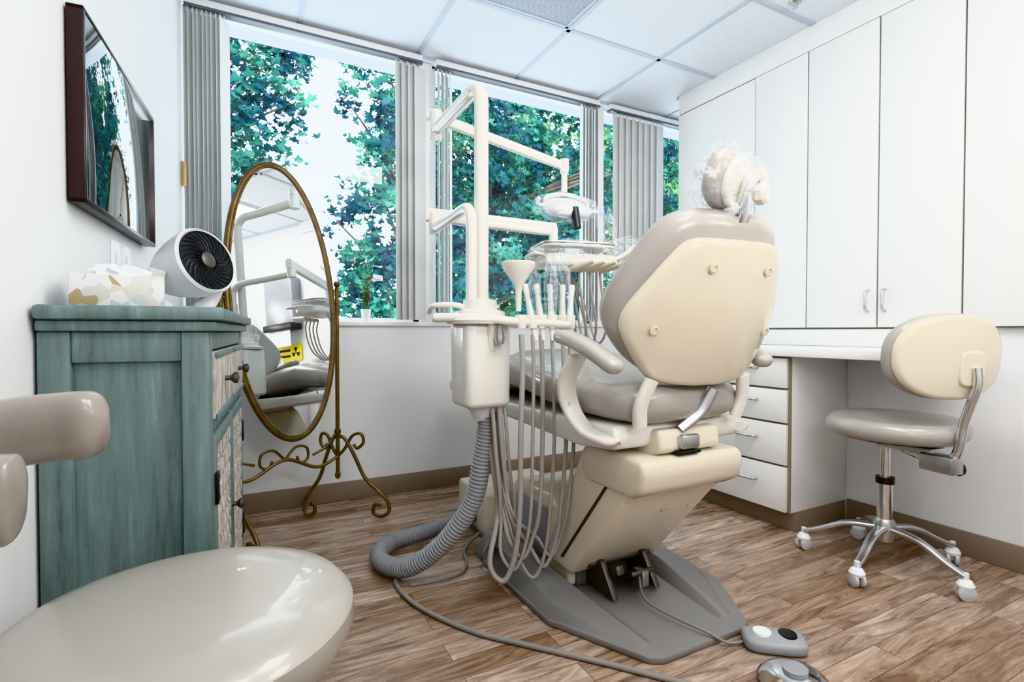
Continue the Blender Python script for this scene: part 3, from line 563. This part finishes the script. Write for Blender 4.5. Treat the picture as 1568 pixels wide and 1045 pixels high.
hold=[(.80,1.465),(.835,1.455),(.865,1.45),(.90,1.44),(.935,1.43),(.955,1.42)]
for i,(x,y) in enumerate(hold):
    lathe('holder_cup',[(.012,-.02),(.017,-.02),(.020,.02),(.018,.024),(.012,.02),(.012,-.02)],(x,y,.93),M_cream2,g,n=20)
    if i>0:
        lathe('handpiece',[(.001,-.06),(.007,-.06),(.010,-.02),(.011,.03),(.008,.09),(.010,.10),(.010,.125),(.001,.128)],(x,y,.93),M_white if i%2 else M_cream2,g,axis=(.08*(i-3),.12,1),n=16)
    lo=.10+.035*(i%3); back=ux+.02+.006*i
    sweep('hose',[(x,y,.89),(x+.002,y-.005,.78),(x+.004*(i-2),y-.01,.55),(x-.005,y,.32),(x-.015,y+.02,lo+.06),(x-.045,y+.04,lo-.02),(x-.085,y+.06,lo+.04),(back+.02,y+.09,.30),(back,uy-.03,.50),(back,uy,.66)],(.009,.006,.0075,.006,.007,.006)[i],M_tube,g,n=10,res=8)
for i,(dx,rr) in enumerate(((-.01,.007),(.015,.009),(.035,.006))):
    sweep('supply_hose',[(ux+dx+.02,uy-.06,.67),(ux+dx+.03,uy-.07,.50),(ux+dx+.05,uy-.06,.30),(ux+dx+.04,uy+.02,.15+.02*i),(ux+dx+.09,uy+.14,.09),(.97,uy+.40,.06)],rr,M_tube,g,n=10)
film('handpiece_sleeve',(.84,1.45,1.01),(.022,.02,.085),g,1,.3,3); film('handpiece_sleeve',(.925,1.43,1.04),(.035,.03,.12),g,5,.35,3); film('handpiece_sleeve',(.895,1.44,1.03),(.022,.02,.12),g,8,.35,3)
cp=cat([(.735,1.60,.67),(.735,1.59,.58),(.72,1.60,.46),(.70,1.62,.33),(.65,1.66,.22),(.59,1.73,.12),(.52,1.80,.055),(.465,1.89,.04),(.46,1.99,.04),(.53,2.08,.04),(.65,2.10,.045),(.78,2.11,.06),(.93,2.13,.08)],40)
sweep('vacuum_hose',cp,.031,M_hose,g,raw=True,n=20,rf=lambda t,i:1+(.09 if i%4<2 else -.07))
g2=G('floor_junction_box',(1.1,2.2,0)); prism('cover',[(2.0,0),(2.02,.19),(2.04,.20),(2.30,.20),(2.32,.18),(2.32,0)],.40,YZ(.92),M_cream,g2,.012,3); bx('skirt',.915,1.325,1.995,2.325,0,.03,M_grey,g2,.004)
# instrument tray head
g=G('instrument_tray',(1.2,1.75,1.2)); tr=rad(-12)
TM=Matrix.Translation((1.20,1.75,1.215))@Matrix.Rotation(tr,4,'Z')
puffy('head_body',ell(.16,.10,48,4.5),.05,.018,TM@Matrix.Translation((0,0,-.035)),M_cream2,g)
puffy('tray_top',ell(.15,.11,48,6),.014,.006,TM@Matrix.Translation((-.01,0,.02)),M_cream2,g)
prism('tray_rim',ell(.155,.115,48,6),.006,TM@Matrix.Translation((-.01,0,.026)),M_alu,g,.001)
for i in range(4):
    lathe('handpiece',[(.001,0),(.010,0),(.013,.03),(.013,.06),(.009,.11),(.006,.14),(.001,.142)],TM@Vector((-.05+.045*i,-.07,-.075)),M_cream,g,axis=Matrix.Rotation(tr,3,'Z')@Vector((.35,-1,.15)),n=16)
    sweep('tubing',[TM@Vector((-.05+.045*i,-.06,-.075)),TM@Vector((-.05+.045*i,-.08,-.16)),TM@Vector((-.02+.045*i,-.06,-.30)),TM@Vector((.02+.03*i,.02,-.36)),TM@Vector((.02+.02*i,.08,-.20)),TM@Vector((.0,.06,-.06))],.005,M_tube,g,n=8)
sweep('pull_handle',[TM@Vector((-.14,-.06,-.02)),TM@Vector((-.20,-.11,-.02)),TM@Vector((-.20,.02,-.02)),TM@Vector((-.15,.05,-.02))],.007,M_cream2,g,n=8)
sweep('assist_arm',[TM@Vector((.15,0,-.02)),TM@Vector((.22,.02,.0)),TM@Vector((.30,.05,.05))],.010,M_cream2,g,n=10)
film('tray_plastic_cover',tuple(TM@Vector((0,0,.0))),(.19,.13,.05),g,11,.2)
film('tray_plastic_cover',tuple(TM@Vector((.13,-.05,.06))),(.03,.03,.10),g,17,.4,3); film('tray_plastic_cover',tuple(TM@Vector((.27,.04,.04))),(.09,.04,.045),g,19,.5,3)
g=G('dental_light',(1.27,1.93,1.4)); L0=la1
cyl('drop_stem',L0,L0+Vector((0,0,-.13)),.013,M_cream2,g)
lathe('stem_ball',[(.001,-.02),(.02,-.012),(.024,0),(.02,.012),(.001,.02)],L0+Vector((0,0,-.13)),M_dark,g,n=20)
hc2=L0+Vector((0,-.02,-.19))
sweep('yoke',[hc2+Vector((-.11,0,.0)),hc2+Vector((-.10,0,.04)),hc2+Vector((0,0,.06)),hc2+Vector((.10,0,.04)),hc2+Vector((.11,0,0))],.010,M_cream2,g)
puffy('lamp_head',ell(.115,.075,48,2.6),.05,.022,Matrix.Translation(hc2)@Matrix.Rotation(rad(25),4,'X'),M_white,g,dome=(.0,.02))
puffy('lamp_lens',ell(.095,.06,40,2.4),.012,.005,Matrix.Translation(hc2)@Matrix.Rotation(rad(25),4,'X')@Matrix.Translation((0,0,-.026)),M_white,g)
cyl('handle_grip',hc2+Vector((.0,-.08,-.10)),hc2+Vector((.0,-.06,-.01)),.018,M_dark,g)
for s in(-1,1): sweep('handle',[hc2+Vector((s*.11,0,0)),hc2+Vector((s*.16,-.02,0)),hc2+Vector((s*.165,-.04,.02))],.008,M_white,g)
film('light_plastic_cover',tuple(hc2),(.15,.085,.055),g,23,.35)
film('light_plastic_cover',tuple(hc2+Vector((.17,-.02,-.03))),(.02,.02,.06),g,29,.4,3)
# ------------------------------------------------------------ floor cords and pedals
sweep('power_cable',[(.50,1.86,.008),(.475,1.78,.008),(.501,1.61,.008),(.597,1.409,.008),(.72,1.26,.008),(.86,1.10,.008),(.964,.973,.008),(1.06,.86,.008),(1.12,.78,.010)],.008,M_cord,None,n=10)
sweep('air_hose',[(.52,1.76,.009),(.60,1.75,.009),(.70,1.76,.009),(.76,1.83,.009),(.80,1.95,.009),(.90,2.03,.03)],.006,M_cord,None,n=8)
g=G('foot_control',(1.335,.945,0),rad(-38),True)
puffy('body',ell(.085,.05,40,3.5),.035,.014,Matrix.Translation((0,0,.0195)),M_hose,g,dome=(0,.008))
for x in(-.032,.035): lathe('button',[(.001,0),(.026,0),(.024,.006),(.001,.008)],(x,0,.040),M_white if x<0 else M_dark,g,n=24)
g=G('foot_control_cable',(1.2,1.1,0)); sweep('cable',[(CX+.02,1.33,.09),(1.13,1.25,.05),(1.145,1.15,.04),(1.18,1.05,.034),(1.22,1.01,.012),(1.265,.99,.012)],.004,M_cord,g,n=8)
g=G('rheostat_pedal',(1.235,.815,0),0,True)
lathe('dome',[(.001,0),(.085,0),(.088,.012),(.075,.026),(.05,.036),(.001,.040)],(0,0,.001),M_chrome,g,n=40); lathe('cap',[(.001,0),(.03,0),(.03,.01),(.001,.012)],(0,0,.038),M_hose,g)
# ------------------------------------------------------------ trees outside
def tree(name,blobs,m,trunk,leaf=.075,dens=330):
    vs=[];fs=[]
    shape=[(0,0),(.28,.1),(.55,-.05),(.42,.28),(.62,.5),(.25,.5),(0,1.0),(-.25,.5),(-.62,.5),(-.42,.28),(-.55,-.05),(-.28,.1)]
    for (x,y,z,r) in blobs:
        n=int(dens*(r/.4)**2/7)+2
        for k in range(n):
            dv=Vector((random.gauss(0,1),random.gauss(0,1),random.gauss(0,1))).normalized()*r*random.uniform(.3,1.2)
            dv*= 1+.5*noise.noise(dv*3/r+Vector((x,y,z)))
            tw=Vector((x,y,z))+Vector((dv.x,dv.y*.7,dv.z)); dr=(dv.normalized()+Vector((0,0,-.25))+Vector((random.gauss(0,.4),random.gauss(0,.4),random.gauss(0,.4)))).normalized()
            for q in range(9):
                c=tw+dr*(q-4)*leaf*.42+Vector((random.gauss(0,1),random.gauss(0,1),random.gauss(0,1)))*leaf*.45
                R=Euler((random.uniform(-.9,.9)+1.1,random.uniform(-.7,.7),random.uniform(-1.2,1.2))).to_matrix(); s=leaf*random.uniform(.6,1.25)
                b=len(vs); vs+= [c+R@Vector((a*s,w_*s,(abs(a)*.35)*s)) for a,w_ in shape]; fs.append(tuple(range(b,b+12)))
    gg=G(name,(trunk[0],trunk[1],-1.5))
    me=bpy.data.meshes.new('leaves'); me.from_pydata(vs,[],fs); me.materials.append(m); o=bpy.data.objects.new('leaves',me); col.objects.link(o); o.parent=gg.e; o.matrix_parent_inverse=gg.inv
    tx,ty=trunk
    sweep('trunk',[(tx,ty,-3.0),(tx+.05,ty,-.5),(tx-.03,ty,1.6),(tx,ty,4.2)],.09,M_bark,gg,rf=lambda t,i:1-.6*t)
    for (x,y,z,r) in blobs[::2]:
        z0=max(-.5,z-.9); sweep('branch',[(tx,ty,z0),((tx+x)/2,(ty+y)/2,(z0+z)/2+.1),(x,y,z)],.022,M_bark,gg,n=6,res=4,rf=lambda t,i:1-.7*t)
tree('outdoor_tree',[(-.45,5.0,3.3,.5),(-.05,5.1,3.45,.38),(.33,5.0,3.28,.2),(.55,5.0,3.36,.09),(-.3,5.2,2.7,.45),(.10,5,2.75,.30),(.40,5,2.92,.12),(.06,5,2.3,.24),(-.3,5,2.0,.40),(.30,5.0,2.52,.10),(-.3,5,1.3,.35),(-.8,5.3,2.6,.6),(-.05,5,1.75,.2)],M_leafA,(-.75,5.3),dens=470)
tree('outdoor_tree',[(1.25,5,3.5,.22),(1.02,5,3.36,.11),(.88,5,3.05,.07),(1.22,5,3.0,.23),(1.27,5,2.6,.22),(1.05,5,2.66,.08),(1.22,5,2.2,.25),(.93,5,2.03,.13),(.78,5,1.93,.07),(1.12,5,1.7,.2),(.86,5,1.58,.08),(1.25,5,1.5,.27),(.95,5,1.30,.17),(.72,5,1.13,.14),(1.15,5,1.1,.27),(.55,5.2,.98,.14)],M_leafA,(1.55,5.3),dens=470)
bl=[]
for i in range(10):
    for j in range(6):
        bl.append((1.65+i*.42+random.uniform(-.12,.12),5.2+random.uniform(-.3,.6),1.15+j*.5+random.uniform(-.12,.12),random.uniform(.24,.4)))
tree('outdoor_tree',bl,M_leafA,(2.6,5.6),dens=330)
bl=[(2.7+i*.75+random.uniform(-.2,.2),6.9+random.uniform(-.3,.3),1.0+j*.9,.62) for i in range(8) for j in range(4)]
tree('outdoor_tree',bl,M_leafB,(4.2,7.3),leaf=.11,dens=180)
# ------------------------------------------------------------ light
w=bpy.data.worlds.new('World'); sc.world=w; w.use_nodes=True; bg=w.node_tree.nodes['Background']; bg.inputs[0].default_value=(.92,.96,1,1); bg.inputs[1].default_value=3.4
def area(name,loc,tgt,size,power,colr=(1,1,1)):
    l=bpy.data.lights.new(name,'AREA'); l.energy=power; l.size=size; l.color=colr; o=bpy.data.objects.new(name,l); col.objects.link(o); o.location=loc
    o.rotation_euler=(Vector(tgt)-Vector(loc)).to_track_quat('-Z','Y').to_euler(); return o
area('bounce_fill',(.55,-.45,1.55),(.9,.6,2.44),.5,11,(1,.985,.97))  # unseen fill lamp, added to brighten the room off the ceiling
area('bounce_fill',(1.7,-.6,1.55),(1.6,.4,2.44),.5,9,(1,.985,.97))  # second added fill lamp, also out of view and aimed up
s=bpy.data.lights.new('sun','SUN'); s.energy=2.2; s.angle=rad(2); so=bpy.data.objects.new('sun',s); col.objects.link(so); so.rotation_euler=Vector((.25,.75,-.85)).to_track_quat('-Z','Y').to_euler()
cam=bpy.data.cameras.new('Camera'); co=bpy.data.objects.new('Camera',cam); col.objects.link(co); sc.camera=co
co.location=(0,0,.90); co.rotation_euler=(rad(90-1.05),0,rad(-27.6)); cam.lens=36*792/1568; cam.sensor_width=36; cam.clip_start=.02
sc.view_settings.view_transform='Standard'
try: sc.view_settings.view_transform='Khronos PBR Neutral'
except Exception as ex: print('VT',ex)
sc.view_settings.exposure=.88
